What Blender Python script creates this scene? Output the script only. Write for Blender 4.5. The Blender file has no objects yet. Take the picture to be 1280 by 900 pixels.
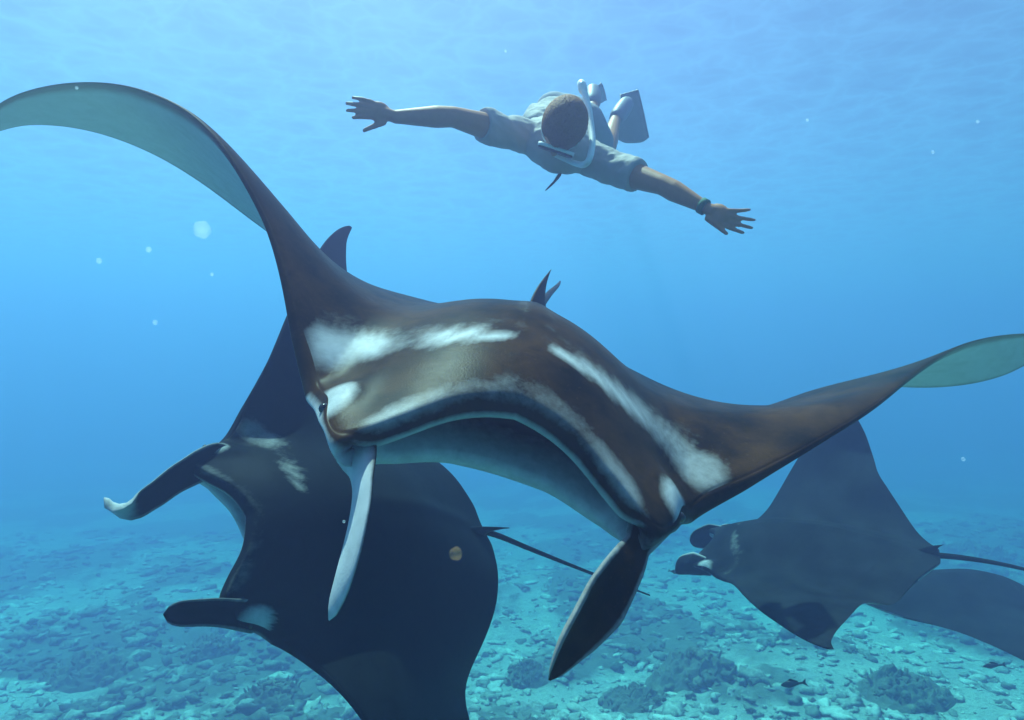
import bpy, math, random
import numpy as np
from mathutils import Vector, Matrix

# ------------------------------------------------------------------ camera, water light, exposure
sc = bpy.context.scene
CAMZ = 5.2
F = 1280 * 24 / 36.0                     # focal length in photo pixels
cam = bpy.data.cameras.new('camera'); cam_ob = bpy.data.objects.new('camera', cam)
sc.collection.objects.link(cam_ob)
cam.sensor_width = 36; cam.lens = 24; cam.clip_start = .05; cam.clip_end = 800
cam_ob.location = (0, 0, CAMZ); cam_ob.rotation_euler = (math.radians(90), 0, 0)
sc.camera = cam_ob

SUN_EL, SUN_AZ = 64, -28                 # refracted sun: high, from behind the diver and to the left
world = bpy.data.worlds.new('World'); sc.world = world; world.use_nodes = True
wn = world.node_tree
sky = wn.nodes.new('ShaderNodeTexSky'); sky.sky_type = 'NISHITA'; sky.sun_disc = False
sky.sun_elevation = math.radians(SUN_EL); sky.sun_rotation = math.radians(SUN_AZ)
wn.links.new(sky.outputs[0], wn.nodes['Background'].inputs[0])
wn.nodes['Background'].inputs[1].default_value = 0.05
sun = bpy.data.lights.new('sun', 'SUN'); sun_ob = bpy.data.objects.new('sun', sun); sc.collection.objects.link(sun_ob)
sun.energy = 5.0; sun.angle = math.radians(.5); sun.color = (1, .95, .87)
_e, _a = math.radians(SUN_EL), math.radians(SUN_AZ)
sun_ob.rotation_euler = Vector((math.sin(_a)*math.cos(_e), math.cos(_a)*math.cos(_e), math.sin(_e))).to_track_quat('Z', 'Y').to_euler()
sun_ob.location = (0, 0, 20)
vs = sc.view_settings; vs.view_transform = 'Standard'; vs.look = 'None'; vs.gamma = 1; vs.use_curve_mapping = False
vs.exposure = 1.42
sc.cycles.use_denoising = True
sc.cycles.max_bounces = 8; sc.cycles.volume_bounces = 2; sc.cycles.diffuse_bounces = 3
sc.cycles.transparent_max_bounces = 16; sc.cycles.sample_clamp_indirect = 6
SURF_Z = 10.6                              # water surface, some five metres over the camera

# ------------------------------------------------------------------ helpers
def P(px, py, d):                         # photo pixel + distance along the view axis -> world
    return np.array([(px-640)/F*d, d, CAMZ-(py-450)/F*d])
def sst(a, b, x):
    t = np.clip((x-a)/(b-a), 0, 1); return t*t*(3-2*t)
def hermite(xk, yk, x, m):
    h = np.diff(xk); x = np.clip(x, xk[0], xk[-1]); i = np.clip(np.searchsorted(xk, x)-1, 0, len(xk)-2)
    t = (x-xk[i])/h[i]
    return (2*t**3-3*t**2+1)*yk[i]+(t**3-2*t**2+t)*h[i]*m[i]+(-2*t**3+3*t**2)*yk[i+1]+(t**3-t**2)*h[i]*m[i+1]
def pchip(xk, yk, x):
    xk = np.asarray(xk, float); yk = np.asarray(yk, float); h = np.diff(xk); d = np.diff(yk)/h; m = np.zeros_like(yk)
    for i in range(1, len(xk)-1):
        if d[i-1]*d[i] > 0:
            w1 = 2*h[i]+h[i-1]; w2 = h[i]+2*h[i-1]; m[i] = (w1+w2)/(w1/d[i-1]+w2/d[i])
    m[0] = d[0]; m[-1] = d[-1]
    return hermite(xk, yk, x, m)
def catm(xk, yk, x):
    xk = np.asarray(xk, float); yk = np.asarray(yk, float); h = np.diff(xk); d = np.diff(yk)/h
    m = np.zeros_like(yk); m[0] = d[0]; m[-1] = d[-1]; m[1:-1] = (h[1:]*d[:-1]+h[:-1]*d[1:])/(h[1:]+h[:-1])
    return hermite(xk, yk, x, m)
def spline(pts, n):                       # smooth polyline through points (any dimension)
    pts = np.asarray(pts, float); k = np.concatenate([[0], np.cumsum(np.linalg.norm(np.diff(pts[:, :3], axis=0), axis=1))])
    u = np.linspace(0, k[-1], n)
    return np.stack([catm(k, pts[:, j], u) for j in range(pts.shape[1])], -1)

class Geo:                                # collects vertices, faces and point attributes of one mesh
    def __init__(s): s.v = []; s.f = []; s.att = {}; s.n = 0
    def add(s, v, f, **att):
        v = np.asarray(v, float).reshape(-1, 3); s.f += [tuple(i+s.n for i in q) for q in f]; s.v.append(v)
        for k in set(s.att) | set(att):
            a = att.get(k, 0.); a = np.broadcast_to(np.asarray(a, float).reshape(-1), (len(v),)) if np.size(a) in (1, len(v)) else a
            s.att.setdefault(k, [np.zeros(s.n)] if s.n else []).append(np.array(a))
        s.n += len(v)
    def mesh(s, name, smooth=True):
        V = np.concatenate(s.v); me = bpy.data.meshes.new(name); me.from_pydata(V.tolist(), [], s.f); me.update()
        for k, a in s.att.items():
            at = me.attributes.new(k, 'FLOAT', 'POINT'); at.data.foreach_set('value', np.concatenate(a).astype(np.float32))
        if smooth: me.polygons.foreach_set('use_smooth', [True]*len(me.polygons))
        return me
def grid_faces(n, m, wrap=False):         # n rows of m points
    F_ = []
    for i in range(n-1):
        for j in range(m if wrap else m-1):
            k = (j+1) % m; F_.append((i*m+j, i*m+k, (i+1)*m+k, (i+1)*m+j))
    return F_
def ob(name, me, mat=None, parent=None, loc=None, **props):
    """link a mesh given in world coordinates; loc = the object's origin"""
    if mat is not None: me.materials.append(mat)
    o = bpy.data.objects.new(name, me); sc.collection.objects.link(o)
    if parent is not None:
        o.parent = parent; base = np.array(parent['origin'])
        me.transform(Matrix.Translation(-Vector(base)))
    elif loc is not None:
        me.transform(Matrix.Translation(-Vector(loc))); o.location = loc
    for k, v in props.items(): o[k] = v
    return o
def thing(name, loc, label, category, group=None):
    o = bpy.data.objects.new(name, None); sc.collection.objects.link(o); o.location = loc; o.empty_display_size = .2
    o['origin'] = [float(a) for a in loc]; o['label'] = label; o['category'] = category
    if group: o['group'] = group
    return o

class N:                                  # tiny node-tree writer
    def __init__(s, name):
        s.m = bpy.data.materials.new(name); s.m.use_nodes = True; s.t = s.m.node_tree; s.bsdf = s.t.nodes['Principled BSDF']; s.out = s.t.nodes['Material Output']
    def n(s, typ, ins=None, **kw):
        x = s.t.nodes.new(typ)
        for k, v in kw.items(): setattr(x, k, v)
        for k, v in (ins or {}).items(): s.set(x.inputs[k], v)
        return x
    def set(s, sock, v):
        if isinstance(v, bpy.types.NodeSocket): s.t.links.new(v, sock)
        elif isinstance(v, bpy.types.Node): s.t.links.new(v.outputs[0], sock)
        else: sock.default_value = v
    def p(s, **kw):
        for k, v in kw.items(): s.set(s.bsdf.inputs[k.replace('_', ' ')], v)
    def attr(s, name): return s.n('ShaderNodeAttribute', attribute_name=name).outputs['Fac']
    def noise(s, scale, detail=4, rough=.55, vec=None, out='Fac', dist=0.):
        x = s.n('ShaderNodeTexNoise', {'Scale': scale, 'Detail': detail, 'Roughness': rough, 'Distortion': dist})
        if vec is not None: s.set(x.inputs['Vector'], vec)
        return x.outputs[out]
    def ramp(s, fac, stops, interp='LINEAR'):
        r = s.n('ShaderNodeValToRGB', {'Fac': fac}); e = r.color_ramp.elements; r.color_ramp.interpolation = interp
        while len(e) < len(stops): e.new(.5)
        for q, (p_, c) in zip(e, stops):
            q.position = p_; q.color = (c, c, c, 1) if np.isscalar(c) else (*c, 1)
        return r.outputs[0]
    def mix(s, fac, a, b):
        x = s.n('ShaderNodeMix', data_type='RGBA')
        s.set(x.inputs[0], fac); 
        for i, v in ((6, a), (7, b)): s.set(x.inputs[i], (*v, 1) if isinstance(v, tuple) and len(v) == 3 else v)
        return x.outputs[2]
    def math(s, op, a, b=None, clamp=False):
        x = s.n('ShaderNodeMath', operation=op, use_clamp=clamp); s.set(x.inputs[0], a)
        if b is not None: s.set(x.inputs[1], b)
        return x.outputs[0]
    def obj(s): return s.n('ShaderNodeTexCoord').outputs['Object']
    def bump(s, h, strength, dist=.01):
        return s.n('ShaderNodeBump', {'Height': h, 'Strength': strength, 'Distance': dist}).outputs[0]
def simple(name, col, rough=.6, nscale=30, var=.18, bump=.15, spec=.4):
    a = N(name); o_ = a.obj(); f = a.noise(nscale, 5, vec=o_)
    lo = tuple(c*(1-var) for c in col); hi = tuple(min(1, c*(1+var)) for c in col)
    a.p(Base_Color=a.mix(f, lo, hi), Roughness=rough, Normal=a.bump(a.noise(nscale*3, 4, vec=o_), bump, .004))
    a.bsdf.inputs['Specular IOR Level'].default_value = spec
    return a.m

# ------------------------------------------------------------------ materials
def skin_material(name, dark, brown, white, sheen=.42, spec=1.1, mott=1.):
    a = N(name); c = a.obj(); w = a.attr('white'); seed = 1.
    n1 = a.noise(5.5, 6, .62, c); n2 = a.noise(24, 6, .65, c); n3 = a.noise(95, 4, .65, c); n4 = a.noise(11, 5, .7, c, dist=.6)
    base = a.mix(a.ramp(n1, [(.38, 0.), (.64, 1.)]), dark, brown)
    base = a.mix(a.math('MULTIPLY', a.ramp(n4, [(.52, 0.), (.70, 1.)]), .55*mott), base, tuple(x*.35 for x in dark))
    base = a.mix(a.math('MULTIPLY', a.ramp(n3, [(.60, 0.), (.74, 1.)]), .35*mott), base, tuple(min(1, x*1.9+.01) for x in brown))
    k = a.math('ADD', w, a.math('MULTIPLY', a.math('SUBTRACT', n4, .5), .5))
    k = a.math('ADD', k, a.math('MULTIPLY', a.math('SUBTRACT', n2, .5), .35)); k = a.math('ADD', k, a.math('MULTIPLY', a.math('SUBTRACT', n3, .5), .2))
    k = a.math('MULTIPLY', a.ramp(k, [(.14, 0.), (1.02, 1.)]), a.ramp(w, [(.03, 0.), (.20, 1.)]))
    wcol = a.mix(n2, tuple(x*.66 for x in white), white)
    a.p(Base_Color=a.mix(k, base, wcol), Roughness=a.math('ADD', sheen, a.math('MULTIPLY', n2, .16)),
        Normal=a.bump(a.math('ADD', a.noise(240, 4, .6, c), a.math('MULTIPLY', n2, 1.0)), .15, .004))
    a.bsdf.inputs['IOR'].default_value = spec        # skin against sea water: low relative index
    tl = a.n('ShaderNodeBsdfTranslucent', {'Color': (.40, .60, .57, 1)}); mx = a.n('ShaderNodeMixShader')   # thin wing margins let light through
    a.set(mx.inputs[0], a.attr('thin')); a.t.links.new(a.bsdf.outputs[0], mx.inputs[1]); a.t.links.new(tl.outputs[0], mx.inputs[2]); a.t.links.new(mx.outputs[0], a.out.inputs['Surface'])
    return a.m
M = {}
M['manta_front'] = skin_material('manta_skin_brown', (.010, .0066, .0047), (.050, .0235, .0100), (.52, .55, .58), .30, 1.085)
M['manta_dark'] = skin_material('manta_skin_charcoal', (.007, .010, .013), (.011, .014, .016), (.50, .55, .57), .35, 1.06)
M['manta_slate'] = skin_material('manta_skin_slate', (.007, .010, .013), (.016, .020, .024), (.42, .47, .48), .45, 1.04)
M['eye'] = simple('eye_gloss', (.012, .011, .010), .08, 80, .1, 0., .6)
M['skin'] = simple('tanned_skin', (.42, .19, .085), .5, 45, .16, .1)
M['shirt'] = simple('white_cotton', (.40, .375, .35), .8, 22, .05, .35, .2)
M['shorts'] = simple('grey_swim_cloth', (.28, .29, .31), .8, 25, .12, .3, .2)
M['hair'] = simple('brown_hair', (.26, .105, .034), .7, 160, .5, .6, .25)
M['white_rubber'] = simple('white_silicone', (.78, .79, .79), .4, 40, .05, .05)
M['black_rubber'] = simple('black_rubber', (.02, .021, .024), .5, 40, .15, .1)
M['fin_rubber'] = simple('grey_fin_rubber', (.20, .215, .24), .5, 18, .15, .15)
M['green_band'] = simple('green_woven_band', (.03, .14, .08), .8, 120, .4, .4)
a = N('mask_glass'); a.p(Base_Color=(.01, .012, .015, 1), Roughness=.08); M['glass'] = a.m
M['fish'] = simple('dark_fish_scale', (.02, .03, .04), .4, 60, .3, .1)
# ------------------------------------------------------------------ setting: seabed, water, surface
rng = np.random.default_rng(7)
def vnoise(x, y, seed):
    xi = np.floor(x).astype(np.int64); yi = np.floor(y).astype(np.int64); fx = x-xi; fy = y-yi
    def h(a, b):
        n = (a*374761393+b*668265263+seed*69069) & 0xffffffff; n = ((n ^ (n >> 13))*1274126177) & 0xffffffff
        return ((n ^ (n >> 16)) & 0xffff)/65535.
    u = fx*fx*(3-2*fx); v = fy*fy*(3-2*fy)
    return (h(xi, yi)*(1-u)+h(xi+1, yi)*u)*(1-v)+(h(xi, yi+1)*(1-u)+h(xi+1, yi+1)*u)*v
def fbm(x, y, seed, oct=5, g=.5):
    s = 0; a = 1; t = 0
    for k in range(oct): s = s+a*vnoise(x*2**k+17.3*k, y*2**k-9.1*k, seed+k); t += a; a *= g
    return s/t
def patch(x, y):                          # 1 = reef growth, 0 = sand and rubble
    return np.clip(sst(.44, .64, fbm(x*.42+3.1, y*.30+1.7, 11, 5, .6))+.3*sst(12, 22, y), 0, 1)
def ground_z(x, y):
    x = np.asarray(x, float); y = np.asarray(y, float)
    near = sst(60, 30, np.hypot(x, y-8))
    z = .9*(fbm(x*.16, y*.16, 3, 4)-.5)+near*(.30*patch(x, y)*fbm(x*1.6, y*1.6, 4, 4)+.16*(fbm(x*2.3, y*2.3, 5, 5, .6)-.5))
    z = z+.018*np.clip(x, -8, 22)-.10*np.clip(y-8, 0, 70)   # the reef slopes away into deeper water
    return z
def build_seabed():
    n = 420; u = np.linspace(-1, 1, n); ux = np.sign(u)*np.abs(u)**2.2*70
    vy = np.linspace(0, 1, n); yy = -12+vy**1.0*0
    t = np.linspace(-1, 1, n); yy = 14+np.sign(t)*np.abs(t)**1.8*70
    X, Y = np.meshgrid(ux+np.linspace(-6, 6, n), yy, indexing='xy')
    Z = ground_z(X, Y)
    g = Geo(); g.add(np.stack([X, Y, Z], -1), grid_faces(n, n), reef=patch(X, Y).ravel())
    a = N('seabed_rubble'); c = a.obj(); r = a.attr('reef')
    n1 = a.noise(2.6, 6, .65, c); n2 = a.noise(11, 6, .65, c); n3 = a.noise(45, 4, .6, c)
    sand = a.mix(n2, (.22, .25, .22), (.62, .63, .56))
    weed = a.mix(n2, (.05, .07, .06), (.20, .21, .16))
    k = a.ramp(a.math('ADD', a.math('MULTIPLY', r, .75), a.math('MULTIPLY', n1, .55)), [(.32, 0.), (.68, 1.)])
    k = a.math('MAXIMUM', k, a.math('MULTIPLY', a.ramp(n2, [(.50, 0.), (.62, 1.)]), .7))
    a.p(Base_Color=a.mix(k, sand, weed), Roughness=.95, Normal=a.bump(a.math('ADD', n2, a.math('MULTIPLY', n3, .5)), .9, .06))
    ob('seabed', g.mesh('seabed'), a.m, kind='structure')
build_seabed()

def ico(sub=1):
    t = (1+5**.5)/2
    v = [(-1,t,0),(1,t,0),(-1,-t,0),(1,-t,0),(0,-1,t),(0,1,t),(0,-1,-t),(0,1,-t),(t,0,-1),(t,0,1),(-t,0,-1),(-t,0,1)]
    f = [(0,11,5),(0,5,1),(0,1,7),(0,7,10),(0,10,11),(1,5,9),(5,11,4),(11,10,2),(10,7,6),(7,1,8),(3,9,4),(3,4,2),(3,2,6),(3,6,8),(3,8,9),(4,9,5),(2,4,11),(6,2,10),(8,6,7),(9,8,1)]
    v = [np.array(p)/np.linalg.norm(p) for p in v]
    for _ in range(sub):
        nf = []; cache = {}
        def mid(i, j):
            k = (min(i, j), max(i, j))
            if k not in cache: m = v[i]+v[j]; v.append(m/np.linalg.norm(m)); cache[k] = len(v)-1
            return cache[k]
        for a_, b, c in f:
            x, y, z = mid(a_, b), mid(b, c), mid(c, a_); nf += [(a_, x, z), (b, y, x), (c, z, y), (x, y, z)]
        f = nf
    return np.array(v), f
ICO1, ICO2, ICO3 = ico(1), ico(2), ico(3)
def lump(c, r, sq=(1, 1, .7), ic=ICO1, rough=.25, rg=rng):
    v, f = ic; k = 1+rough*(rg.random(len(v))-.5)*2
    th = rg.random()*6.28; R = np.array([[math.cos(th), -math.sin(th), 0], [math.sin(th), math.cos(th), 0], [0, 0, 1]])
    return (v*k[:, None]*r*np.array(sq))@R.T+c, f

def build_rubble():                       # broken coral lying all over the seabed, uncountable
    g = Geo()
    for i in range(9500):
        d = 8.5+22*rng.random()**1.5; x = (rng.random()*2-1)*(d*.85+1); y = d
        pz = float(patch(np.array(x), np.array(y)))
        r = .02+.10*rng.random()**3+(.05*rng.random() if pz > .5 else 0)
        v, f = lump(np.array([x, y, float(ground_z(x, y))+r*.05]), r, (1+1.2*rng.random(), 1, .4+.4*rng.random()), ICO1, .6)
        g.add(v, f, tone=.25+rng.random()*.5+.35*(1-pz))
    a = N('coral_rubble'); t = a.attr('tone'); c = a.obj(); n2 = a.noise(18, 5, .6, c)
    k = a.math('ADD', a.math('MULTIPLY', t, .8), a.math('MULTIPLY', a.math('SUBTRACT', n2, .5), .6))
    a.p(Base_Color=a.ramp(k, [(.2, (.05, .065, .06)), (.5, (.17, .18, .15)), (.85, (.58, .58, .52))]), Roughness=.95,
        Normal=a.bump(a.noise(60, 5, .6, c), .7, .02))
    ob('coral_rubble', g.mesh('coral_rubble'), a.m, kind='stuff', label='broken coral pieces strewn over the sandy seabed', category='coral rubble')
build_rubble()

def coral_head(x, y, r, label, seed, group='dark coral heads on the seabed'):
    rg = np.random.default_rng(seed); z0 = float(ground_z(x, y))
    t = thing('coral_head', (x, y, z0), label, 'coral', group)
    n = 64; uu = np.linspace(0, 1, n); an = np.linspace(0, 2*np.pi, 97)[:-1]; U, T = np.meshgrid(uu, an, indexing='ij')
    rad = r*(.75+.55*fbm(np.cos(T)*1.3+seed, np.sin(T)*1.3, seed, 3)); X = x+U*rad*np.cos(T); Y = y+U*rad*np.sin(T)*.9
    hgt = r*.42*(1-U**1.7)*(.45+1.0*fbm(X*2.2, Y*2.2, seed+3, 3))+.17*r*(np.abs(fbm(X*5, Y*5, seed+5, 5, .62)-.5)*2)*(1-U**6)*2
    g = Geo(); g.add(np.stack([X, Y, ground_z(X, Y)-.03+hgt], -1), grid_faces(n, 96, True)[:], tone=np.clip(fbm(X*4, Y*4, seed+9, 3)*1.6-.4, 0, 1).ravel())
    for i in range(70):
        th = rg.random()*6.28; u = rg.random()**.6*.95; px_ = x+u*r*math.cos(th); py_ = y+u*r*.9*math.sin(th)
        hz = float(ground_z(px_, py_))+r*.42*(1-u**1.7)*.9; qq = r*(.03+.09*rg.random()**2); v, f = lump(np.array([px_, py_, hz]), qq, (1.2, 1, .8), ICO2, .3, rg); g.add(v, f, tone=rg.random())
    ob('mound', g.mesh('mound'), M['coral'], t)
    b = Geo()
    for i in range(14):
        th = rg.random()*6.28; u = rg.random()**.6*.9; p0 = np.array([x+u*r*math.cos(th), y+u*r*.9*math.sin(th), 0.]); p0[2] = float(ground_z(p0[0], p0[1]))+r*.36*(1-u**1.7)
        up = np.array([math.cos(th)*.6, math.sin(th)*.6, 1.]); up /= np.linalg.norm(up); L = r*(.10+.14*rg.random())
        side = np.cross(up, [0.3, .9, .1]); side /= np.linalg.norm(side); s2 = np.cross(up, side); rr = L*.16
        ring = []
        for k, w in ((0, 1.2), (.6, 1.), (1., .35)):
            for j in range(5):
                an = j*6.283/5; ring.append(p0+up*L*k+side*(math.cos(an)*rr*w)+s2*(math.sin(an)*rr*w)+(side*.25*L*k*k*(rg.random()-.5)))
        b.add(np.array(ring), grid_faces(3, 5, True)+[tuple(range(10, 15))], tone=.4+.5*rg.random())
    ob('branches', b.mesh('branches'), M['coral'], t, kind='stuff')
a = N('living_coral'); t_ = a.attr('tone'); c_ = a.obj(); n_ = a.noise(25, 5, .6, c_)
a.p(Base_Color=a.mix(a.math('ADD', a.math('MULTIPLY', t_, .6), a.math('MULTIPLY', n_, .4)), (.045, .06, .055), (.24, .23, .17)), Roughness=.95, Normal=a.bump(a.noise(70, 5, .6, c_), .8, .02))
M['coral'] = a.m
def floor_at(px, py):                     # seabed point seen at a pixel
    d = 5.0
    while d < 40:
        p = P(px, py, d)
        if p[2] <= float(ground_z(p[0], p[1])): break
        d += .03
    return p
for i, (px, py, r, lab) in enumerate([
        (868, 838, 0.84, 'dark coral head on pale sand below the slate manta ray'),
        (790, 880, 0.54, 'low dark coral head beside the hanging fin blade of the brown manta'),
        (110, 842, 0.81, 'broad dark coral head on the seabed at the foot of the open blue water'),
        (262, 812, 0.61, 'dark coral head under the rolled fin of the charcoal manta ray'),
        (335, 872, 0.65, 'knobbly dark coral head against the lowered wing of the charcoal manta'),
        (660, 845, 0.46, 'small dark coral head between charcoal wing and hanging fin blade'),
        (1130, 868, 0.68, 'dark coral head among pale rubble under the two distant mantas'),
        (1215, 700, 1.22, 'blurred dark coral head far off behind the slate manta')]):
    p = floor_at(px, py); coral_head(p[0], p[1], r, lab, 40+i)

def build_surface():                      # rippled sea surface, doubling as sun gobo: caustics painted into its transparency
    n = 160; X, Y = np.meshgrid(np.linspace(-66, 66, n), np.linspace(-34, 78, n), indexing='xy')
    Z = SURF_Z+.10*(fbm(X*.5, Y*.5, 21, 4)-.5)+.06
    g = Geo(); g.add(np.stack([X, Y, Z], -1), grid_faces(n, n))
    a = N('water_surface_painted_caustics'); c = a.obj()
    warp = a.n('ShaderNodeVectorMath', operation='ADD'); a.set(warp.inputs[0], c)
    wv = a.n('ShaderNodeVectorMath', operation='SCALE'); a.set(wv.inputs[0], a.noise(.9, 3, .5, c, 'Color')); wv.inputs['Scale'].default_value = .9
    a.set(warp.inputs[1], wv)
    v1 = a.n('ShaderNodeTexVoronoi', {'Scale': .75}, feature='DISTANCE_TO_EDGE'); a.set(v1.inputs['Vector'], warp)
    v2 = a.n('ShaderNodeTexVoronoi', {'Scale': 1.9}, feature='DISTANCE_TO_EDGE'); a.set(v2.inputs['Vector'], warp)
    l1 = a.ramp(v1.outputs['Distance'], [(0., 1.), (.10, .55), (.35, 0.)], 'EASE')
    l2 = a.ramp(v2.outputs['Distance'], [(0., 1.), (.12, .4), (.35, 0.)], 'EASE')
    k = a.math('ADD', a.math('MULTIPLY', l1, .65), a.math('MULTIPLY', l2, .45), True)
    tr = a.n('ShaderNodeBsdfTransparent'); a.set(tr.inputs[0], a.mix(k, (.68, .69, .70), (1., 1., 1.)))
    a.t.links.new(tr.outputs[0], a.out.inputs['Surface'])
    ob('water_surface_gobo', g.mesh('water_surface_gobo'), a.m, kind='structure')
build_surface()

def build_haze():
    x0, x1, y0, y1, z0, z1 = -64, 64, -32, 76, -10.5, SURF_Z-.08
    v = [(x, y, z) for z in (z0, z1) for y in (y0, y1) for x in (x0, x1)]
    me = bpy.data.meshes.new('haze'); me.from_pydata(v, [], [(0,2,3,1),(4,5,7,6),(0,1,5,4),(2,6,7,3),(0,4,6,2),(1,3,7,5)]); me.update()
    m = bpy.data.materials.new('sea_water_haze'); m.use_nodes = True; t = m.node_tree; t.nodes.clear()
    o = t.nodes.new('ShaderNodeOutputMaterial'); v_ = t.nodes.new('ShaderNodeVolumePrincipled')
    v_.inputs['Color'].default_value = (.170, .170, .345, 1); v_.inputs['Density'].default_value = .130
    v_.inputs['Anisotropy'].default_value = .55; v_.inputs['Absorption Color'].default_value = (0, .515, .643, 1)
    t.links.new(v_.outputs[0], o.inputs['Volume'])
    ob('haze', me, m, kind='stuff')
build_haze()
# ------------------------------------------------------------------ manta rays
LS = [0,.06,.12,.165,.195,.225,.26,.32,.42,.55,.70,.84,.94,.985,1.0]
LX = [.365,.38,.415,.435,.405,.34,.30,.275,.235,.165,.05,-.095,-.225,-.30,-.335]
TS = [0,.05,.12,.22,.40,.55,.70,.84,.94,1.0]
TX = [-.50,-.50,-.47,-.42,-.33,-.28,-.255,-.27,-.305,-.35]
def xL(s): return pchip(LS, LX, np.abs(s))
def xT(s): return pchip(TS, TX, np.abs(s))
class Pose:                               # bends the flat ray into its swimming pose
    def __init__(s, p):
        s.p = p; s.tab = {}
        for side in (1, -1):
            k = '+' if side > 0 else '-'; ss = np.linspace(0, 1, 401)
            a = catm([0,.12,.25,.42,.60,.80,1.0], [0, 0]+list(p['th'+k]), ss)
            q = 1+(p.get('ws', 1.)-1)*sst(.18, .3, ss[1:])
            y = np.concatenate([[0], np.cumsum((np.cos(a)[1:]+np.cos(a)[:-1])/2*np.diff(ss)*q)])
            z = np.concatenate([[0], np.cumsum((np.sin(a)[1:]+np.sin(a)[:-1])/2*np.diff(ss)*q)])
            tw = catm([0,.22,.45,.72,1], [0, 0]+list(p['tw'+k]), ss); sw = catm([0,.22,.45,.72,1], [0, 0]+list(p['sw'+k]), ss)
            s.tab[side] = (ss, a, y, z, tw, sw)
        ax, ay, az = p['rot']
        s.R = np.array(Matrix.Rotation(az, 3, 'Z') @ Matrix.Rotation(ay, 3, 'Y') @ Matrix.Rotation(ax, 3, 'X'))
        s.t = np.array(p['pos'])+np.array([0, 0, CAMZ-3.6]); s.S = p['S']   # fitted with the camera 3.6 m up
    def world(s, sp, x, z):
        sp, x, z = np.broadcast_arrays(np.asarray(sp, float), np.asarray(x, float), np.asarray(z, float)); out = np.zeros(sp.shape+(3,))
        for side in (1, -1):
            m = (sp >= 0) if side > 0 else (sp < 0)
            if not m.any(): continue
            ss, a, y, zz, tw, sw = s.tab[side]; q = np.abs(sp[m])
            A, Y, Z, T, W = (np.interp(q, ss, k) for k in (a, y, zz, tw, sw))
            xp = xL(q)*.6+xT(q)*.4; dx = x[m]-xp; c, s_ = np.cos(T), np.sin(T)
            X = xp+W+dx*c-z[m]*s_; Nn = dx*s_+z[m]*c
            zz2 = Z+Nn*np.cos(A)-s.p.get('arch', .06)*(np.minimum(q, .24)/.165)**2*sst(.10, .40, x[m])
            out[m] = np.stack([X, (Y-Nn*np.sin(A))*side, zz2], -1)
        out[..., 2] += s.p.get('bend', 0.)*out[..., 0]*np.abs(out[..., 0])*np.exp(-(out[..., 1]/.5)**2)
        return s.t+s.S*(out@s.R.T)
def edge_e(q): return .0035*(1-q)+.0012
def dorsal(sp, x):
    q = np.abs(sp); l = xL(q); t = xT(q); c = np.clip((l-x)/(l-t+1e-9), 0, 1)
    air = np.sqrt(c)*(1-c)**.8*1.9
    bp = pchip([-.52,-.42,-.25,-.05,.12,.27,.38,.46], [.0,.16,.52,.92,1.0,.80,.50,.36], x)
    z = (.020*(1-q)**.8+.0035)*air+.105*np.exp(-(q/.21)**2.2)*bp+edge_e(q)*(1-c)**2
    z = z+.016*np.exp(-((q-.20)/.028)**2-((x-.365)/.045)**2)          # brow over the eye
    z = z+.006*np.exp(-(q/.025)**2)*sst(.25, .0, x)*sst(-.5, -.3, x)   # ridge of the spine
    z = z-.010*np.exp(-((q-.215)/.03)**2-((x-.29)/.035)**2)            # dip behind the head
    return z
def ventral(sp, x):
    q = np.abs(sp); l = xL(q); t = xT(q); c = np.clip((l-x)/(l-t+1e-9), 0, 1)
    air = np.sqrt(c)*(1-c)**.8*1.9
    bp = pchip([-.52,-.42,-.25,-.05,.12,.27,.34,.46], [.0,.2,.5,.85,1.0,.72,.40,.26], x)*(1-.75*sst(.13, .18, q)*sst(.22, .31, x))
    return -((.012*(1-q)**.8+.003)*air+.075*np.exp(-(q/.22)**2.4)*bp+edge_e(q)*(1-c)**2)+.026*np.exp(-((q-.195)/.035)**2)*sst(.24, .32, x)
def seg_d(u, v, path):                    # distance in the flat plan to a polyline
    best = np.full(np.shape(u), 9.)
    for (a0, b0), (a1, b1) in zip(path[:-1], path[1:]):
        dx, dy = a1-a0, b1-b0; t = np.clip(((u-a0)*dx+(v-b0)*dy)/(dx*dx+dy*dy), 0, 1)
        best = np.minimum(best, np.hypot(u-a0-t*dx, v-b0-t*dy))
    return best
def pigment(s, x, part, k=1.):            # white marks of the skin, in the flat plan
    q = np.abs(s); w = np.zeros_like(s)
    ch = seg_d(q, x, [(.035,.262),(.10,.256),(.16,.240),(.22,.236),(.262,.270)])
    wid = .012+.020*sst(.0, .20, q)
    if part == 'd':
        tone = np.where(s < 0, 1-.62*sst(.05, .01, np.abs(q-.155)), 1-.35*sst(.12, .2, q))
        w = np.maximum(w, .95*k*tone*sst(wid*1.5, wid*.2, ch))
        w = np.maximum(w, .30*k*sst(.10, .0, ch)*sst(.30, .20, x))
        lip = xL(s)-x
        w = np.maximum(w, k*(.30+.30*sst(.06, .13, q))*sst(.05, .006, lip)*sst(.17, .13, q))
        w = np.maximum(w, .95*sst(.045, .016, np.hypot(q-.212, (x-.375)*.9)))
        w = np.maximum(w, .22*k*sst(.03, .0, np.hypot((q-.02), (x+.05)*.05)))
    elif part == 'v':
        c = (xL(s)-x)/(xL(s)-xT(s)+1e-9)
        w = .97*sst(.0, .05+.05*sst(.3, .9, q), c)*(1-.6*sst(.90, 1., c))
        w = np.where(q < .22, .97*np.ones_like(s), w)
        for j in range(5):
            gx = .17-.052*j; w = w*(1-.85*sst(.006, .002, np.hypot(x-gx-.25*(q-.10)**1*(.4), 0))*sst(.055, .065, q)*sst(.155-.01*j, .14-.01*j, q))
    return w
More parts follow.
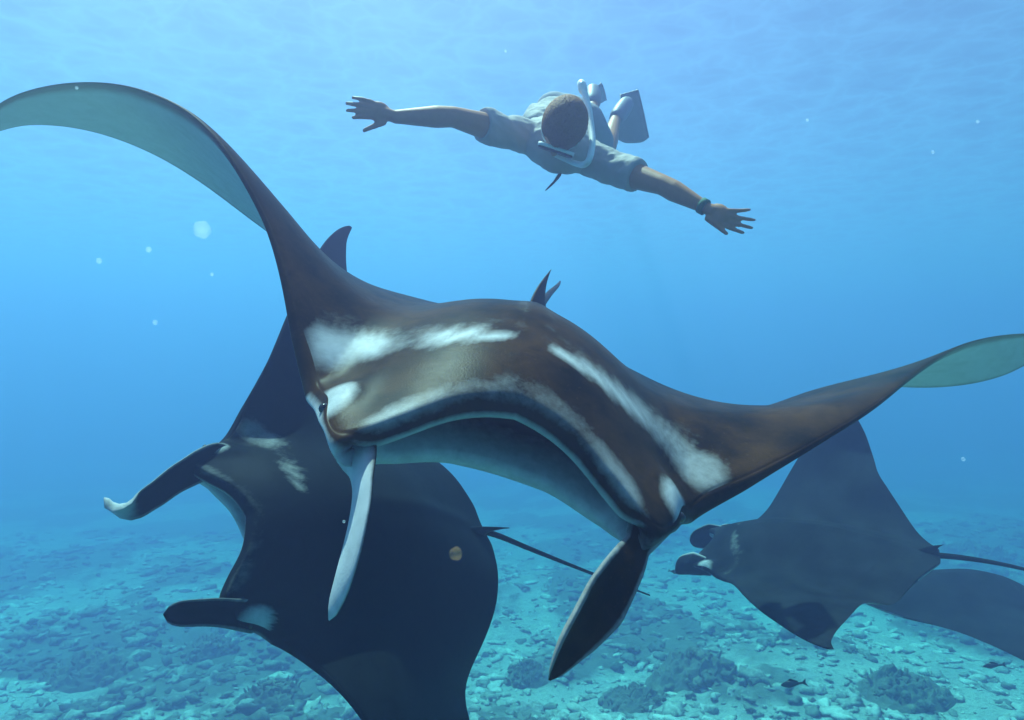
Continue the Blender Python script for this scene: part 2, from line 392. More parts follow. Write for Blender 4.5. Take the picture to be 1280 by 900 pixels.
def tube(g, path, radii, sides=8, flat=1., white=0.):
    path = np.asarray(path); n = len(path); t = np.gradient(path, axis=0); t /= np.linalg.norm(t, axis=1)[:, None]
    up = np.array([0.1, .2, 1.]); a = np.cross(t, up); a /= np.linalg.norm(a, axis=1)[:, None]; b = np.cross(t, a)
    an = np.arange(sides)*2*np.pi/sides
    v = path[:, None]+np.asarray(radii)[:, None, None]*(np.cos(an)[None, :, None]*a[:, None]+flat*np.sin(an)[None, :, None]*b[:, None])
    g.add(v, grid_faces(n, sides, True)+[tuple(range(sides))[::-1], tuple((n-1)*sides+i for i in range(sides))], white=white)
def blade(g, path, wdir, width, thick, n=34, m=20, cup=0., w_in=0., w_out=.9, rim=.0, tip=.25, roll=0., front=0., tipw=0.):
    """cephalic fin: path points, direction of its width (world), width profile, lens section curled by cup/roll"""
    path = np.asarray(path, float); c = spline(path, n); u = np.linspace(0, 1, n)
    W = np.interp(u, np.linspace(0, 1, len(width)), width); wd = np.stack([np.interp(u, np.linspace(0, 1, len(wdir)), np.asarray(wdir, float)[:, j]) for j in range(3)], -1)
    t = np.gradient(c, axis=0); t /= np.linalg.norm(t, axis=1)[:, None]
    wd = wd-(wd*t).sum(1)[:, None]*t; wd /= np.linalg.norm(wd, axis=1)[:, None]; nn = np.cross(t, wd)
    W = W*np.sqrt(np.clip(1-((u-(1-tip))/tip).clip(0)**2.2, 0.004, 1))
    an = np.arange(m)*2*np.pi/m; e = np.cos(an); h = np.sin(an)*(1-.25*np.abs(e))
    ang = e[None, :]*(cup+roll*u[:, None]); ang = np.where(np.abs(ang) < 1e-4, 1e-4, ang); tot = cup+roll*u[:, None]+1e-4
    cx = np.sin(ang)/tot; cz = (1-np.cos(ang))/tot
    T = thick*((1-.72*u)+.35*np.clip(1-u/.22, 0, 1)**2)[:, None]*np.minimum(1, W/ W.max()*1.6)[:, None]
    X = cx*W[:, None]/2-T*h[None, :]*np.sin(ang); Z = cz*W[:, None]/2+T*h[None, :]*np.cos(ang)
    v = c[:, None]+X[..., None]*wd[:, None]+Z[..., None]*nn[:, None]
    wh = np.where(h > .15, w_in, np.where(h < -.15, w_out, .5*(w_in+w_out)))[None, :]*np.ones((n, 1)); wh = np.maximum(wh, rim*(np.abs(e) > .93)[None, :])
    if front: wh = wh*np.clip(.5+(e[None, :]+u[:, None]*front-.55)*2, 0, 1)  # white cut at the root face: its shading painted into the skin
    if tipw: wh = np.maximum(wh, tipw*sst(.78, .9, u)[:, None])
    g.add(v, grid_faces(n, m, True)+[tuple(range(m))[::-1], tuple((n-1)*m+i for i in range(m))], white=wh.ravel())
def span_stations():
    a = np.concatenate([np.linspace(0, .10, 12, endpoint=False), np.linspace(.10, .28, 40, endpoint=False), np.linspace(.28, .9, 60, endpoint=False), np.linspace(.9, .998, 22)])
    return np.concatenate([-a[:0:-1], a])
def manta_body(pose, k=1., gape=1., thin=.34, left=1.):
    s = span_stations(); n = len(s); nd, nv, nc = 44, 36, 18
    cd = (1-np.cos(np.linspace(0, np.pi, nd)))/2; cv = (1-np.cos(np.linspace(np.pi, 0, nv+1)[1:]))/2
    g_ = (1-sst(.125, .165, np.abs(s)))[:, None]; l = xL(s)[:, None]; t = xT(s)[:, None]; S2 = s[:, None]
    xd = l+(t-l)*cd; zd = dorsal(S2+0*xd, xd)
    lj = l-.05*g_; xv = lj+(t-lj)*cv; zv = ventral(S2+0*xv, xv)
    zv = zv-.003*gape*g_*sst(.35, 0., cv)[None, :]
    ZD, ZV = zd[:, :1], zv[:, -1:]
    q = np.linspace(0, 1, nc+2)[1:-1]
    knots = np.linspace(0, 1, 8)
    mx = np.concatenate([lj+.010, lj-.008, lj-.09, lj-.19, lj-.13, l-.030, l+.003, l+.009], 1)
    mz = np.concatenate([ZV+.008, ZV+.022, ZV+.040, ZD-.040, ZD-.036, ZD-.032, ZD-.025, ZD-.010], 1)
    MX = np.stack([catm(knots, mx[i], q) for i in range(n)]); MZ = np.stack([catm(knots, mz[i], q) for i in range(n)])
    bulge = np.sin(np.pi*q)[None, :]; hgt = (ZD-ZV)
    WX = l+bulge*np.minimum(hgt*.40, .022); WZ = ZV+(ZD-ZV)*(1-np.cos(np.pi*q))[None, :]/2
    xc = MX*g_+WX*(1-g_); zc = MZ*g_+WZ*(1-g_)
    X = np.concatenate([xd, xv, xc], 1); Z = np.concatenate([zd, zv, zc], 1); SS = np.broadcast_to(S2, X.shape)
    w = np.concatenate([pigment(SS[:, :nd], xd, 'd', k), pigment(SS[:, nd:nd+nv], xv, 'v', k),
        (g_*(.95*sst(.28, .18, q)+.85*sst(.66, .72, q)*sst(.95, .86, q))[None, :]+(1-g_)*(np.abs(S2) < .24)*np.where(S2 > 0, .3, .9)*sst(.8, .3, q)[None, :])*np.ones((n, 1))], 1)  # positive side of head wall less white: shade painted into the skin
    w[:, :nd] = np.where((SS[:, :nd] > 0) & (xd < .34), w[:, :nd]*left, w[:, :nd])
    m = nd+nv+nc; g = Geo(); V = pose.world(SS, X, Z)
    g.add(V, grid_faces(n, m, True)+[tuple(range(m))[::-1], tuple((n-1)*m+i for i in range(m))], white=w.ravel(), thin=(thin*sst(.35, .8, np.abs(SS))).ravel())
    return g
def small_fin(g, base0, base1, tip, thick, back=.35):   # dorsal fin: swept triangle with a lens section
    base0, base1, tip = (np.asarray(p, float) for p in (base0, base1, tip)); n, m = 14, 12
    nn = np.cross(base1-base0, tip-base0); nn /= np.linalg.norm(nn); an = np.arange(m)*2*np.pi/m; V = []
    for i in range(n):
        u = i/(n-1); a0 = base0+(tip-base0)*u+(base1-base0)*(-.18*math.sin(u*3.1)); a1 = base1+(tip-base1)*u+(base0-base1)*back*math.sin(u*3.1)*.5
        c = (a0+a1)/2; h = (a1-a0)/2*(1 if i < n-1 else .15)
        for t in an: V.append(c+h*math.cos(t)+nn*thick*(1-.85*u)*math.sin(t)*(1-.3*math.cos(t)))
    g.add(np.array(V), grid_faces(n, m, True)+[tuple(range(m))[::-1], tuple((n-1)*m+i for i in range(m))], white=0.)
def eyes(root, pose, mat):
    for sd in (1, -1):
        sp = .208; l = float(xL(sp)); zd = float(dorsal(sp, l)); zv = float(ventral(sp, l))
        v, f = ICO3; c = pose.world(sd*sp, l+min((zd-zv)*.40, .022)-.005, (zd+zv)/2+.004); r = .006*pose.S; g = Geo(); g.add(v*r+c, f); ob('eye', g.mesh('eye'), mat, root)

# 1. the brown ray that fills the picture, swimming at the camera
POSE1 = Pose({'rot': [-0.2987, 0.1656, -1.5884], 'pos': [0.0038, 2.053, 3.5497], 'S': 1.8492, 'arch': 0.0306, 'bend': -0.0731,
  'th+': [0.228, 0.3213, 0.4692, 0.4969, 0.5984], 'th-': [0.4159, 0.4965, 0.3674, -0.122, -0.7675], 'tw+': [0.2313, 0.3372, 1.3622],
  'tw-': [0.2775, 0.3986, 0.0894], 'sw+': [-0.0156, -0.0769, 0.1614], 'sw-': [-0.0537, 0.0161, 0.2869]})
root = thing('manta_ray', POSE1.t, 'large brown manta ray with white shoulder bars swimming head on, mouth open', 'manta ray', 'manta rays over the reef')
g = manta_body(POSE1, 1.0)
blade(g, [P(444,512,1.50), P(441,530,1.42), P(444,550,1.35), P(452,582,1.28), P(450,630,1.22), P(439,680,1.18), P(428,718,1.16), P(419,748,1.155), P(411,775,1.15)],
      [(-1,.1,.25), (-1,.1,.25), (-.95,.35,.2), (-.55,.85,.05), (-.34,.92,0), (-.32,.95,0), (-.36,.92,0), (-.4,.92,0)], [.09,.105,.10,.095,.10,.105,.12,.135,.125], .026, w_in=.0, w_out=1.0, cup=.25, tip=.35, front=3.0)
blade(g, [P(818,628,1.50), P(813,645,1.42), P(803,668,1.34), P(786,698,1.26), P(758,735,1.20), P(733,770,1.16), P(708,808,1.14), P(686,850,1.13)],
      [(1,.1,-.45), (1,.1,-.45), (.95,.2,-.45), (.85,.35,-.45), (.80,.5,-.5), (.80,.5,-.5), (.80,.5,-.5)], [.10,.12,.085,.056,.09,.125,.12,.09], .028, w_in=.0, w_out=.5, cup=.25, roll=1.0, rim=.5, tip=.5)  # pale rim: lit edge of the fold painted into the skin
small_fin(g, P(659,388,2.72), P(683,388,2.86), P(689,337,2.95), .014)
tube(g, spline([P(672,392,2.80), P(676,382,3.0), P(686,368,3.4), P(697,357,3.9), P(700,352,4.4)], 24), np.linspace(.022, .006, 24))
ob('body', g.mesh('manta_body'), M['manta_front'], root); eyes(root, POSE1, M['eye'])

# 2. the charcoal ray rolled on its side beneath it
POSE2 = Pose({'rot': [-0.9064, -0.1975, -2.166], 'pos': [-0.5941, 2.7465, 2.9297], 'S': 1.5999, 'arch': 0.0277, 'bend': -0.0026,
  'th+': [0.0609, -0.2114, -0.5214, -0.8487, -1.1802], 'th-': [0.1041, 0.201, 0.3076, 0.4084, 0.5131], 'tw+': [0.3431, 0.0784, -0.0744],
  'tw-': [0.34, 0.2963, 0.2445], 'sw+': [0.0111, 0.0151, -0.0008], 'sw-': [0.0019, 0.0413, 0.1876]})
root = thing('manta_ray', POSE2.t, 'charcoal manta ray rolled on its side with thin tail, one wing straight up', 'manta ray', 'manta rays over the reef')
g = manta_body(POSE2, .45, thin=0., left=.15)
blade(g, [P(300,572,2.52), P(262,574,2.38), P(242,584,2.31), P(220,596,2.24), P(185,620,2.13), P(160,633,2.07), P(142,631,2.04), P(130,622,2.02)],
      [(.25,.5,-.8), (.25,.5,-.8), (.2,.7,-.6), (.2,.8,-.5), (.2,.8,-.3)], [.05,.11,.12,.105,.10,.085], .020, w_in=.0, w_out=.75, cup=.4, roll=.4, rim=.5, tip=.18, tipw=.95)
blade(g, [P(335,772,2.22), P(292,768,2.09), P(262,765,2.02), P(232,766,1.97), P(204,768,1.94)],
      [(0,.35,1), (0,.3,1), (0,.3,1)], [.06,.12,.105,.10,.10], .024, w_in=.0, w_out=.0, cup=-.9, roll=-.6, rim=.4, tip=.16)
small_fin(g, P(566,662,3.18), P(604,672,3.34), P(637,660,3.36), .016)
tube(g, spline([P(596,662,3.30), P(618,668,3.42), P(660,685,3.62), P(730,713,3.95), P(812,744,4.3)], 30), np.linspace(.016, .005, 30))
ob('body', g.mesh('manta_body'), M['manta_dark'], root); eyes(root, POSE2, M['eye'])

# 3. the slate ray over the reef, heading the other way
POSE3 = Pose({'rot': [-0.2107, 0.1223, -3.6786], 'pos': [1.8754, 4.3953, 2.3719], 'S': 1.5011, 'arch': 0.0177, 'bend': 0.0497,
  'th+': [0.1692, 0.2577, 0.2418, 0.1842, 0.1577], 'th-': [0.2245, 0.5146, 0.8739, 1.2581, 1.636], 'tw+': [0.0984, -0.1469, 0.0199],
  'tw-': [-0.2877, -0.2312, 0.0111], 'sw+': [-0.0281, -0.0046, 0.1372], 'sw-': [-0.0192, -0.0162, 0.1467]})
root = thing('manta_ray', POSE3.t, 'hazy slate manta ray with rolled head fins gliding low over the reef', 'manta ray', 'manta rays over the reef')
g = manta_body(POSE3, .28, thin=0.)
for sd in (1, -1):
    blade(g, [POSE3.world(sd*.17, .37, 0), POSE3.world(sd*.168, .43, -.004), POSE3.world(sd*.155, .48, -.02), POSE3.world(sd*.14, .53, -.05)],
          [POSE3.R@np.array([0, .25*sd, 1.]), POSE3.R@np.array([.3, .25*sd, 1.])], [.16,.24,.22,.15], .020, w_in=.0, w_out=.1, cup=1.2*sd, roll=.5*sd, rim=.75, tip=.3)
small_fin(g, POSE3.world(0, -.42, .02), POSE3.world(0, -.50, .01), POSE3.world(0, -.52, .05), .012)
tube(g, spline([POSE3.world(.0, x, .004-.35*(x+.46)**2) for x in (-.46, -.56, -.68, -.82, -.95)], 24), np.linspace(.018, .004, 24))
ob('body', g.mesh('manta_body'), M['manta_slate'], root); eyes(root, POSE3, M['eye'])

# 4. a fourth ray half hidden behind the slate one
POSE4 = Pose({'rot': [0.07, 0.02, 0.10], 'pos': [float(v) for v in P(1190, 746, 5.5)-np.array([0, 0, CAMZ-3.6])], 'S': 1.6, 'arch': 0.03, 'bend': 0.0, 'ws': .8,
  'th-': [.1, .1, .05, .0, .0], 'th+': [-.2, -.4, -.6, -.7, -.8], 'tw+': [0, 0, 0], 'tw-': [0, 0, 0], 'sw+': [0, 0, .1], 'sw-': [0, 0, .1]})
root = thing('manta_ray', POSE4.t, 'faint manta ray swimming away behind the slate one, half hidden by it', 'manta ray', 'manta rays over the reef')
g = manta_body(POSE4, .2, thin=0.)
for sd in (1, -1):
    blade(g, [POSE4.world(sd*.17, .38, 0), POSE4.world(sd*.165, .47, -.01), POSE4.world(sd*.15, .55, -.04), POSE4.world(sd*.14, .62, -.09)],
          [POSE4.R@np.array([0, .2, 1.]), POSE4.R@np.array([.3, .2, 1.])], [.20,.17,.14,.12], .022, w_out=.1, cup=.9, roll=.4, tip=.3)
small_fin(g, POSE4.world(0, -.40, .02), POSE4.world(0, -.50, .01), POSE4.world(0, -.53, .08), .014)
tube(g, spline([POSE4.world(0, x, .004-.05*(x+.46)**2) for x in (-.46, -.5, -.55, -.6, -.66)], 24), np.linspace(.022, .006, 24))
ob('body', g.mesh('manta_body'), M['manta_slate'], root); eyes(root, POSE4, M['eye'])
# ------------------------------------------------------------------ the diver
def remeshed(name, parts, voxel, smooth=6, factor=.5):
    """one continuous skin round a set of tapered limbs and ellipsoids"""
    g = Geo()
    for q in parts:
        if q[0] == 'limb':                # chain of (point, radius)
            pts = q[1]
            for (a0, r0), (a1, r1) in zip(pts[:-1], pts[1:]):
                a0 = np.asarray(a0); a1 = np.asarray(a1); L = np.linalg.norm(a1-a0); t = (a1-a0)/max(L, 1e-6)
                up = np.array([.3, .2, .9]); u = np.cross(t, up); u /= np.linalg.norm(u); w = np.cross(t, u); an = np.arange(14)*2*np.pi/14
                rows = []
                for k in np.linspace(-1, 0, 5): rows.append((a0+t*r0*k, r0*math.sqrt(max(1-k*k, .0))+1e-4))
                for k in np.linspace(.2, .8, 4): rows.append((a0+(a1-a0)*k, r0+(r1-r0)*k))
                for k in np.linspace(0, 1, 5): rows.append((a1+t*r1*k, r1*math.sqrt(max(1-k*k, .0))+1e-4))
                v = np.array([c+r*(np.cos(x)*u+np.sin(x)*w) for c, r in rows for x in an])
                g.add(v, grid_faces(len(rows), 14, True)+[tuple(range(14))[::-1], tuple((len(rows)-1)*14+i for i in range(14))])
        else:                             # ('ell', centre, axes 3x3 rows, radii)
            v, f = ICO3; g.add((v*np.array(q[3]))@np.asarray(q[2])+q[1], f)
    me = g.mesh(name+'_raw'); o = bpy.data.objects.new('tmp', me); sc.collection.objects.link(o)
    r = o.modifiers.new('r', 'REMESH'); r.mode = 'VOXEL'; r.voxel_size = voxel; r.use_smooth_shade = True
    s = o.modifiers.new('s', 'SMOOTH'); s.factor = factor; s.iterations = smooth
    dg = bpy.context.evaluated_depsgraph_get(); out = bpy.data.meshes.new_from_object(o.evaluated_get(dg)); out.name = name
    bpy.data.objects.remove(o); bpy.data.meshes.remove(me)
    out.polygons.foreach_set('use_smooth', [True]*len(out.polygons))
    return out
def unit(v): v = np.asarray(v, float); return v/np.linalg.norm(v)

head = P(704, 158, 2.80)
sh_r = P(632, 165, 2.98); sh_l = P(772, 213, 2.98)         # the diver's right shoulder is at the left of the picture
neck = P(702, 178, 2.96); chest = P(698, 181, 3.08); belly = P(692, 157, 3.30); pelvis = P(712, 146, 3.50)
across = unit(sh_l-sh_r); along = unit(pelvis-neck); up_b = unit(np.cross(along, across)); across = np.cross(up_b, along)
if up_b[2] < 0: up_b = -up_b
BA = np.stack([across, along, up_b])                        # body axes
el_r = P(566, 146, 2.80); wr_r = P(494, 146, 2.68)
el_l = P(828, 231, 2.82); wr_l = P(879, 258, 2.72)
hip_r = pelvis-across*.085; hip_l = pelvis+across*.085
kn_r = P(729, 178, 3.93); an_r = P(741, 132, 4.28)
kn_l = P(757, 190, 3.93); an_l = P(769, 150, 4.28)
def hand(wr, palm_c, tips, thumb, rp=.030):
    q = [('limb', [(wr, .024), (palm_c+(wr-palm_c)*.35, .025)])]
    d = unit(palm_c-wr); side = unit(tips[0]-tips[-1]); side = unit(side-d*(side@d)); nn = np.cross(d, side)
    q.append(('ell', palm_c, np.stack([d, side, nn]), (.048, .042, .018)))
    for k, t in enumerate(tips):
        o = (1.5-k)/1.5*.030; base = palm_c+d*.032+side*o; L = t-base; mid = base+L*.5-nn*.006
        q.append(('limb', [(base, .0100), (mid, .0092), (t, .0072)]))
    b = palm_c-d*.022+side*thumb[1]*.034; t = np.asarray(thumb[0]); q.append(('limb', [(b, .014), (b+(t-b)*.5, .0112), (t, .0085)]))
    return q
pr = P(474, 140, 2.655); pl = P(897, 267, 2.69)
tips_r = [P(441, 122, 2.64), P(433, 129, 2.63), P(434, 138, 2.63), P(441, 147, 2.64)]
tips_l = [P(937, 262, 2.68), P(943, 275, 2.67), P(940, 285, 2.67), P(929, 291, 2.67)]
hx = unit(across*1.0+np.array([0, 0, .0])); hup = unit(np.array([.02, -.95, -.26])); hx = unit(hx-hup*(hx@hup)); hfwd = np.cross(hup, hx)   # crown to the camera, face down
if hfwd[2] > 0: hfwd = -hfwd
HA = np.stack([hx, hfwd, hup])
def H(x, f, u): return head+hx*x+hfwd*f+hup*u
body_parts = [
    ('ell', H(0, -.012, .028), HA, (.079, .097, .092)), ('ell', H(0, .03, -.045), HA, (.062, .070, .085)),       # skull, jaw
    ('limb', [(H(0, .088, -.012), .012), (H(0, .108, -.045), .016)]),                                             # nose
    ('ell', H(.079, .0, -.01), HA, (.010, .020, .032)), ('ell', H(-.079, .0, -.01), HA, (.010, .020, .032)),        # ears
    ('limb', [(H(0, .085, -.085), .020), (H(0, .070, -.098), .024)]),                                             # mouth and chin
    ('limb', [(H(0, -.02, -.06), .058), (neck, .062), (chest, .075)]),
    ('ell', chest, BA, (.165, .17, .105)), ('ell', belly, BA, (.145, .17, .090)), ('ell', pelvis, BA, (.150, .13, .095)),
    ('limb', [(chest-across*.08, .07), (sh_r, .062), (sh_r+(el_r-sh_r)*.4, .056), (el_r, .042), (el_r+(wr_r-el_r)*.3, .044), (wr_r, .026)]),
    ('limb', [(chest+across*.08, .07), (sh_l, .062), (sh_l+(el_l-sh_l)*.4, .056), (el_l, .042), (el_l+(wr_l-el_l)*.3, .044), (wr_l, .026)]),
    ('limb', [(hip_r, .088), (hip_r+(kn_r-hip_r)*.4, .078), (kn_r, .054), (kn_r+(an_r-kn_r)*.35, .055), (an_r, .034)]),
    ('limb', [(hip_l, .088), (hip_l+(kn_l-hip_l)*.4, .078), (kn_l, .054), (kn_l+(an_l-kn_l)*.35, .055), (an_l, .034)]),
] + hand(wr_r, pr, tips_r, (P(455, 163, 2.65), -1)) + hand(wr_l, pl, tips_l, (P(908, 292, 2.66), -1))
foot_r = P(741, 112, 4.40); foot_l = P(784, 128, 4.40)
body_parts += [('limb', [(an_r, .034), (foot_r, .036)]), ('limb', [(an_l, .034), (foot_l, .036)])]
diver = thing('person', chest, 'person in pale T-shirt, mask and swim fins swimming forward with arms spread wide', 'person')
ob('body', remeshed('diver_body', body_parts, .0052, 5), M['skin'], diver)

# T-shirt: body offset, hemmed at the sleeves, with soft folds
shirt_parts = [
    ('ell', chest, BA, (.172, .180, .112)), ('ell', belly, BA, (.152, .18, .097)), ('ell', belly+(pelvis-belly)*.6, BA, (.155, .10, .100)),
    ('limb', [(chest-across*.08, .078), (sh_r, .070), (sh_r+(el_r-sh_r)*.38, .068)]),
    ('limb', [(chest+across*.08, .078), (sh_l, .070), (sh_l+(el_l-sh_l)*.38, .068)])]
sm = remeshed('shirt', shirt_parts, .008, 8)
co = np.empty(len(sm.vertices)*3, np.float32); sm.vertices.foreach_get('co', co); co = co.reshape(-1, 3)
no = np.array([v.normal[:] for v in sm.vertices])
fold = (fbm(co[:, 0]*16+co[:, 2]*10, co[:, 1]*7+co[:, 2]*18, 77, 4)-.30)*.030
co2 = co+no*fold[:, None]
for sh, el in ((sh_r, el_r), (sh_l, el_l)):                  # cut the sleeve end square
    ax = unit(el-sh); lim = sh+(el-sh)*.46; t = (co2-lim)@ax; m = (t > 0) & (np.linalg.norm(co2-lim, axis=1) < .16); co2[m] -= np.outer(t[m], ax)*.97
sm.vertices.foreach_set('co', co2.astype(np.float32).ravel()); sm.update()
ob('shirt', sm, M['shirt'], diver)
shorts_parts = [('ell', pelvis, BA, (.164, .135, .108)),
    ('limb', [(hip_r, .100), (hip_r+(kn_r-hip_r)*.62, .086)]), ('limb', [(hip_l, .100), (hip_l+(kn_l-hip_l)*.62, .086)])]
ob('shorts', remeshed('shorts', shorts_parts, .010, 6), M['shorts'], diver)
# short hair: a cap over the skull with a rough edge
v, f = ico(5); hv = v*np.array([.085, .102, .097]); keep = (v[:, 2]*.9-v[:, 1]*.55) > -.18+.10*np.sin(v[:, 0]*9)
hv *= (1+.028*(np.random.default_rng(3).random(len(v))-.5))[:, None]
g = Geo(); g.add(hv@HA+H(0, -.012, .028), [q for q in f if all(keep[i] for i in q)]); hm = g.mesh('hair')
ho = ob('hair', hm, M['hair'], diver); sol = ho.modifiers.new('thickness', 'SOLIDIFY'); sol.thickness = .008
# mask: frame ring, dark glass, strap round the head
def ring(g, c, ax, ay, az, rx, ry, t, h, n=40, sq=3.2):
    V = []
    for i in range(n):
        a_ = 2*np.pi*i/n; ca, sa = math.cos(a_), math.sin(a_); r = (abs(ca)**sq+abs(sa)**sq)**(-1/sq)
        for (k, z) in ((1, 0), (1+t, 0), (1+t, h), (1, h)): V.append(c+ax*(rx*k*ca*r)+ay*(ry*k*sa*r)+az*z)
    F_ = []
    for i in range(n):
        for j in range(4): F_.append((i*4+j, i*4+(j+1) % 4, ((i+1) % n)*4+(j+1) % 4, ((i+1) % n)*4+j))
    g.add(np.array(V), F_)
mc = H(0, .092, .008)
g = Geo(); ring(g, mc, hx, hup, hfwd, .066, .038, .12, .018); mf = ob('mask_frame', g.mesh('mask_frame'), M['black_rubber'], diver)
g = Geo(); ring(g, mc-hfwd*.006, hx, hup, hfwd, .068, .042, .14, .014); ob('mask_skirt', g.mesh('mask_skirt'), M['white_rubber'], diver)
bev = mf.modifiers.new('b', 'BEVEL'); bev.width = .003; bev.segments = 2
n = 32; an = np.arange(n)*2*np.pi/n; rr = (np.abs(np.cos(an))**3.2+np.abs(np.sin(an))**3.2)**(-1/3.2)
lo = mc+hfwd*.013+np.outer(np.cos(an)*rr*.067, hx)+np.outer(np.sin(an)*rr*.039, hup); hi = lo+hfwd*.004
g = Geo(); g.add(np.concatenate([lo, hi]), [tuple(range(n))[::-1], tuple(range(n, 2*n))]+[(i, (i+1) % n, n+(i+1) % n, n+i) for i in range(n)])
ob('mask_glass', g.mesh('mask_glass', False), M['glass'], diver)
th = np.linspace(-2.55, 2.55, 40)+np.pi*1.5; V = []
for t in th:
    for z in (-.012, .012):
        for k in (1., 1.05): V.append(H(math.cos(t)*.0885*k, -math.sin(t+np.pi)*.106*k-.010, .010+z+.012*math.sin(t)))
F_ = []
for i in range(len(th)-1):
    b = i*4; F_ += [(b, b+1, b+5, b+4), (b+2, b+6, b+7, b+3), (b+1, b+3, b+7, b+5), (b, b+4, b+6, b+2)]
g = Geo(); g.add(np.array(V), F_); ob('mask_strap', g.mesh('mask_strap'), M['white_rubber'], diver)
# snorkel: mouthpiece, bend, long tube with a purge cap
g = Geo(); tube(g, spline([H(.0, .108, -.085), H(.05, .115, -.075), P(736, 200, 2.74), P(740, 184, 2.77), P(739, 160, 2.83), P(735, 132, 2.88), P(727, 104, 2.92)], 40), np.concatenate([np.full(10, .012), np.full(30, .0135)]), 12); g.att = {}
snorkel = ob('snorkel', g.mesh('snorkel'), M['white_rubber'], diver)
g = Geo(); tube(g, spline([P(730, 116, 2.91), P(728, 109, 2.92), P(726, 102, 2.93)], 6), np.array([.014, .019, .020, .020, .019, .014]), 12); g.att = {}
c_ = ob('snorkel_cap', g.mesh('snorkel_cap'), M['white_rubber'], diver)
# swim fins: shoe and ribbed blade
def swim_fin(foot, ankle, corners, label):
    g = Geo(); d = unit(foot-ankle)
    tube(g, spline([ankle+d*.01, ankle+d*.05, foot-d*.02, foot+d*.02], 10), np.array([.043, .050, .053, .054, .054, .053, .052, .050, .044, .03]), 14); g.att = {}
    a0, a1, b1, b0 = (np.asarray(q) for q in corners); nn = unit(np.cross(a1-a0, b0-a0)); n, m = 16, 13; V = []
    for s_ in (1, -1):
        for i in range(n):
            u = i/(n-1)
            for j in range(m):
                w = j/(m-1); e = abs(w-.5)*2; rnd = .10*max(0, (u-.85)/.15)**2*e**3
                p = (a0+(b0-a0)*(u-rnd))*(1-w)+(a1+(b1-a1)*(u-rnd))*w
                rib = .011 if e > .9 else (.006 if abs(e-.45) < .06 else .003); V.append(p+nn*s_*rib*(1.2-.7*u)+nn*.05*math.sin(u*1.6)*u)
    F_ = grid_faces(n, m)+[tuple(n*m+k for k in q[::-1]) for q in grid_faces(n, m)]
    edge = [j for j in range(m)]+[i*m+m-1 for i in range(1, n)]+[(n-1)*m+j for j in range(m-2, -1, -1)]+[i*m for i in range(n-2, 0, -1)]
    F_ += [(edge[k], n*m+edge[k], n*m+edge[(k+1) % len(edge)], edge[(k+1) % len(edge)]) for k in range(len(edge))]
    g.add(np.array(V), F_); ob('swim_fin', g.mesh('swim_fin'), M['fin_rubber'], diver)
swim_fin(foot_l, an_l, (P(776, 118, 4.40), P(797, 112, 4.42), P(817, 181, 4.62), P(776, 183, 4.62)), '')
swim_fin(foot_r, an_r, (P(733, 118, 4.40), P(752, 104, 4.42), P(764, 134, 4.95), P(738, 140, 4.95)), '')
# bracelet on the wrist
g = Geo(); d = unit(wr_l-el_l); tube(g, [wr_l-d*.014, wr_l-d*.012, wr_l+d*.012, wr_l+d*.014], np.array([.028, .033, .033, .028]), 16); g.att = {}
ob('bracelet', g.mesh('bracelet'), M['green_band'], diver)
# dark clip hanging under the shirt
g = Geo(); tube(g, spline([P(702, 214, 3.06), P(694, 226, 3.02), P(682, 238, 3.0)], 8), np.array([.006, .010, .012, .012, .011, .010, .008, .004]), 8, .5); g.att = {}
ob('clip', g.mesh('clip'), M['black_rubber'], diver)

# ------------------------------------------------------------------ reef fish and drifting plankton
def fish(p, L, yaw, label):
    t = thing('reef_fish', p, label, 'fish', 'small dark reef fish near the seabed'); n, m = 16, 12; u = np.linspace(0, 1, n); an = np.arange(m)*2*np.pi/m
    h = L*.17*np.interp(u, [0, .08, .35, .8, 1], [.1, .45, 1, .32, .28]); w = L*.08*np.interp(u, [0, .1, .4, .8, 1], [.1, .6, 1, .3, .12])
    R = np.array(Matrix.Rotation(yaw, 3, 'Z') @ Matrix.Rotation(.35, 3, 'Y'))
    V = np.stack([np.repeat((.5-u)*L, m), (w[:, None]*np.cos(an)).ravel(), (h[:, None]*np.sin(an)).ravel()], -1)
    g = Geo(); g.add(V@R.T+p, grid_faces(n, m, True)+[tuple(range(m))[::-1], tuple((n-1)*m+i for i in range(m))])
    ob('body', g.mesh('fish_body'), M['fish'], t)
    def flat(name, pts):
        q = np.array(pts, float)*L; k = len(q); a_ = np.concatenate([q+[0, .008*L, 0], q-[0, .008*L, 0]])
        gg = Geo(); gg.add(a_@R.T+p, [tuple(range(k)), tuple(range(2*k-1, k-1, -1))]+[(i, k+i, k+(i+1) % k, (i+1) % k) for i in range(k)]); ob(name, gg.mesh(name, False), M['fish'], t)
    flat('tail_fin', [(-.48, 0, .05), (-.66, 0, .17), (-.60, 0, 0), (-.66, 0, -.17), (-.48, 0, -.05)])
    flat('dorsal_fin', [(.18, 0, .15), (.02, 0, .24), (-.30, 0, .10), (-.25, 0, .05), (.15, 0, .10)])
fish(P(990, 855, 5.2), .17, 2.6, 'small dark fish over pale rubble beneath the slate manta')
fish(P(1241, 832, 6.0), .15, 2.5, 'tiny dark fish over the seabed beneath the faint fourth manta')
fish(P(842, 715, 6.5), .10, .4, 'tiny fish beside the head of the slate manta')

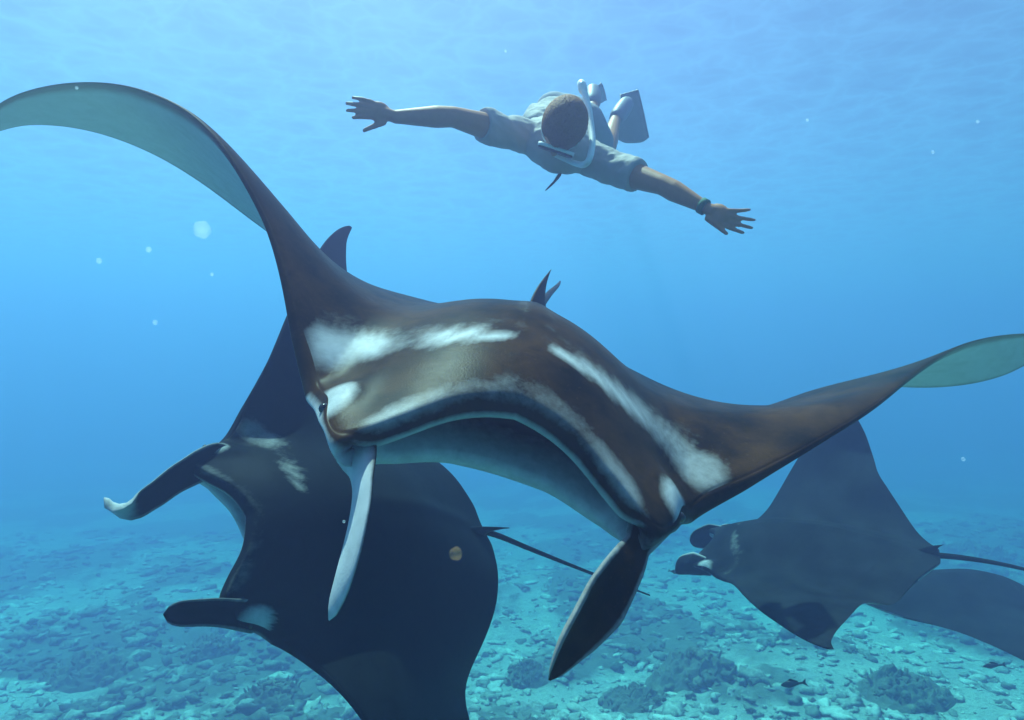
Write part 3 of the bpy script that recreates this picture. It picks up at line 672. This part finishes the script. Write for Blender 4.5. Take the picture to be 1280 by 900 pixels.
def soft(name, col, dens):                # a see-through blob of plankton: scatters the light, no gloss
    a = N(name); df = a.n('ShaderNodeBsdfDiffuse', {'Color': (*col, 1)}); tl = a.n('ShaderNodeBsdfTranslucent', {'Color': (*col, 1)}); ad = a.n('ShaderNodeAddShader')
    tr = a.n('ShaderNodeBsdfTransparent'); mx = a.n('ShaderNodeMixShader'); lw = a.n('ShaderNodeLayerWeight', {'Blend': .35})
    a.t.links.new(df.outputs[0], ad.inputs[0]); a.t.links.new(tl.outputs[0], ad.inputs[1])
    a.set(mx.inputs[0], a.math('MULTIPLY', a.math('SUBTRACT', 1., lw.outputs['Facing']), dens))
    a.t.links.new(tr.outputs[0], mx.inputs[1]); a.t.links.new(ad.outputs[0], mx.inputs[2]); a.t.links.new(mx.outputs[0], a.out.inputs['Surface'])
    return a.m
M['jelly'] = soft('plankton_jelly', (.50, .55, .58), .20); M['speck'] = soft('plankton_speck', (.55, .6, .65), .17); M['brown_speck'] = soft('plankton_brown', (.36, .22, .12), .15)
for (px, py, d, rpx, m, lab) in [
        (253, 287, .55, 13, 'jelly', 'round pale drifting plankton blob in open water beside the raised wing'),
        (570, 692, .60, 10, 'brown_speck', 'brownish drifting plankton blob in front of the charcoal manta'),
        (186, 312, .7, 4.5, 'speck', 0), (124, 326, .7, 4.5, 'speck', 0), (194, 403, .8, 4, 'speck', 0), (265, 343, .8, 3, 'speck', 0), (1222, 152, .8, 2.6, 'speck', 0),
        (1204, 574, .9, 3, 'speck', 0), (1166, 190, .9, 2.6, 'speck', 0), (632, 64, .9, 2.4, 'speck', 0), (96, 110, .9, 2.6, 'speck', 0), (1009, 150, .8, 2.4, 'speck', 0), (430, 652, .8, 2.4, 'speck', 0)]:
    v, f = ICO3; c = P(px, py, d); g = Geo(); g.add(v*rpx*.85/F*d*(1+.05*np.sin(v[:, :1]*5+v[:, 1:2]*4))+c, f)
    ob('plankton', g.mesh('plankton'), M[m], None, tuple(c), label=lab or 'tiny white plankton speck adrift in the water', category='plankton', group='plankton drifting in the water')
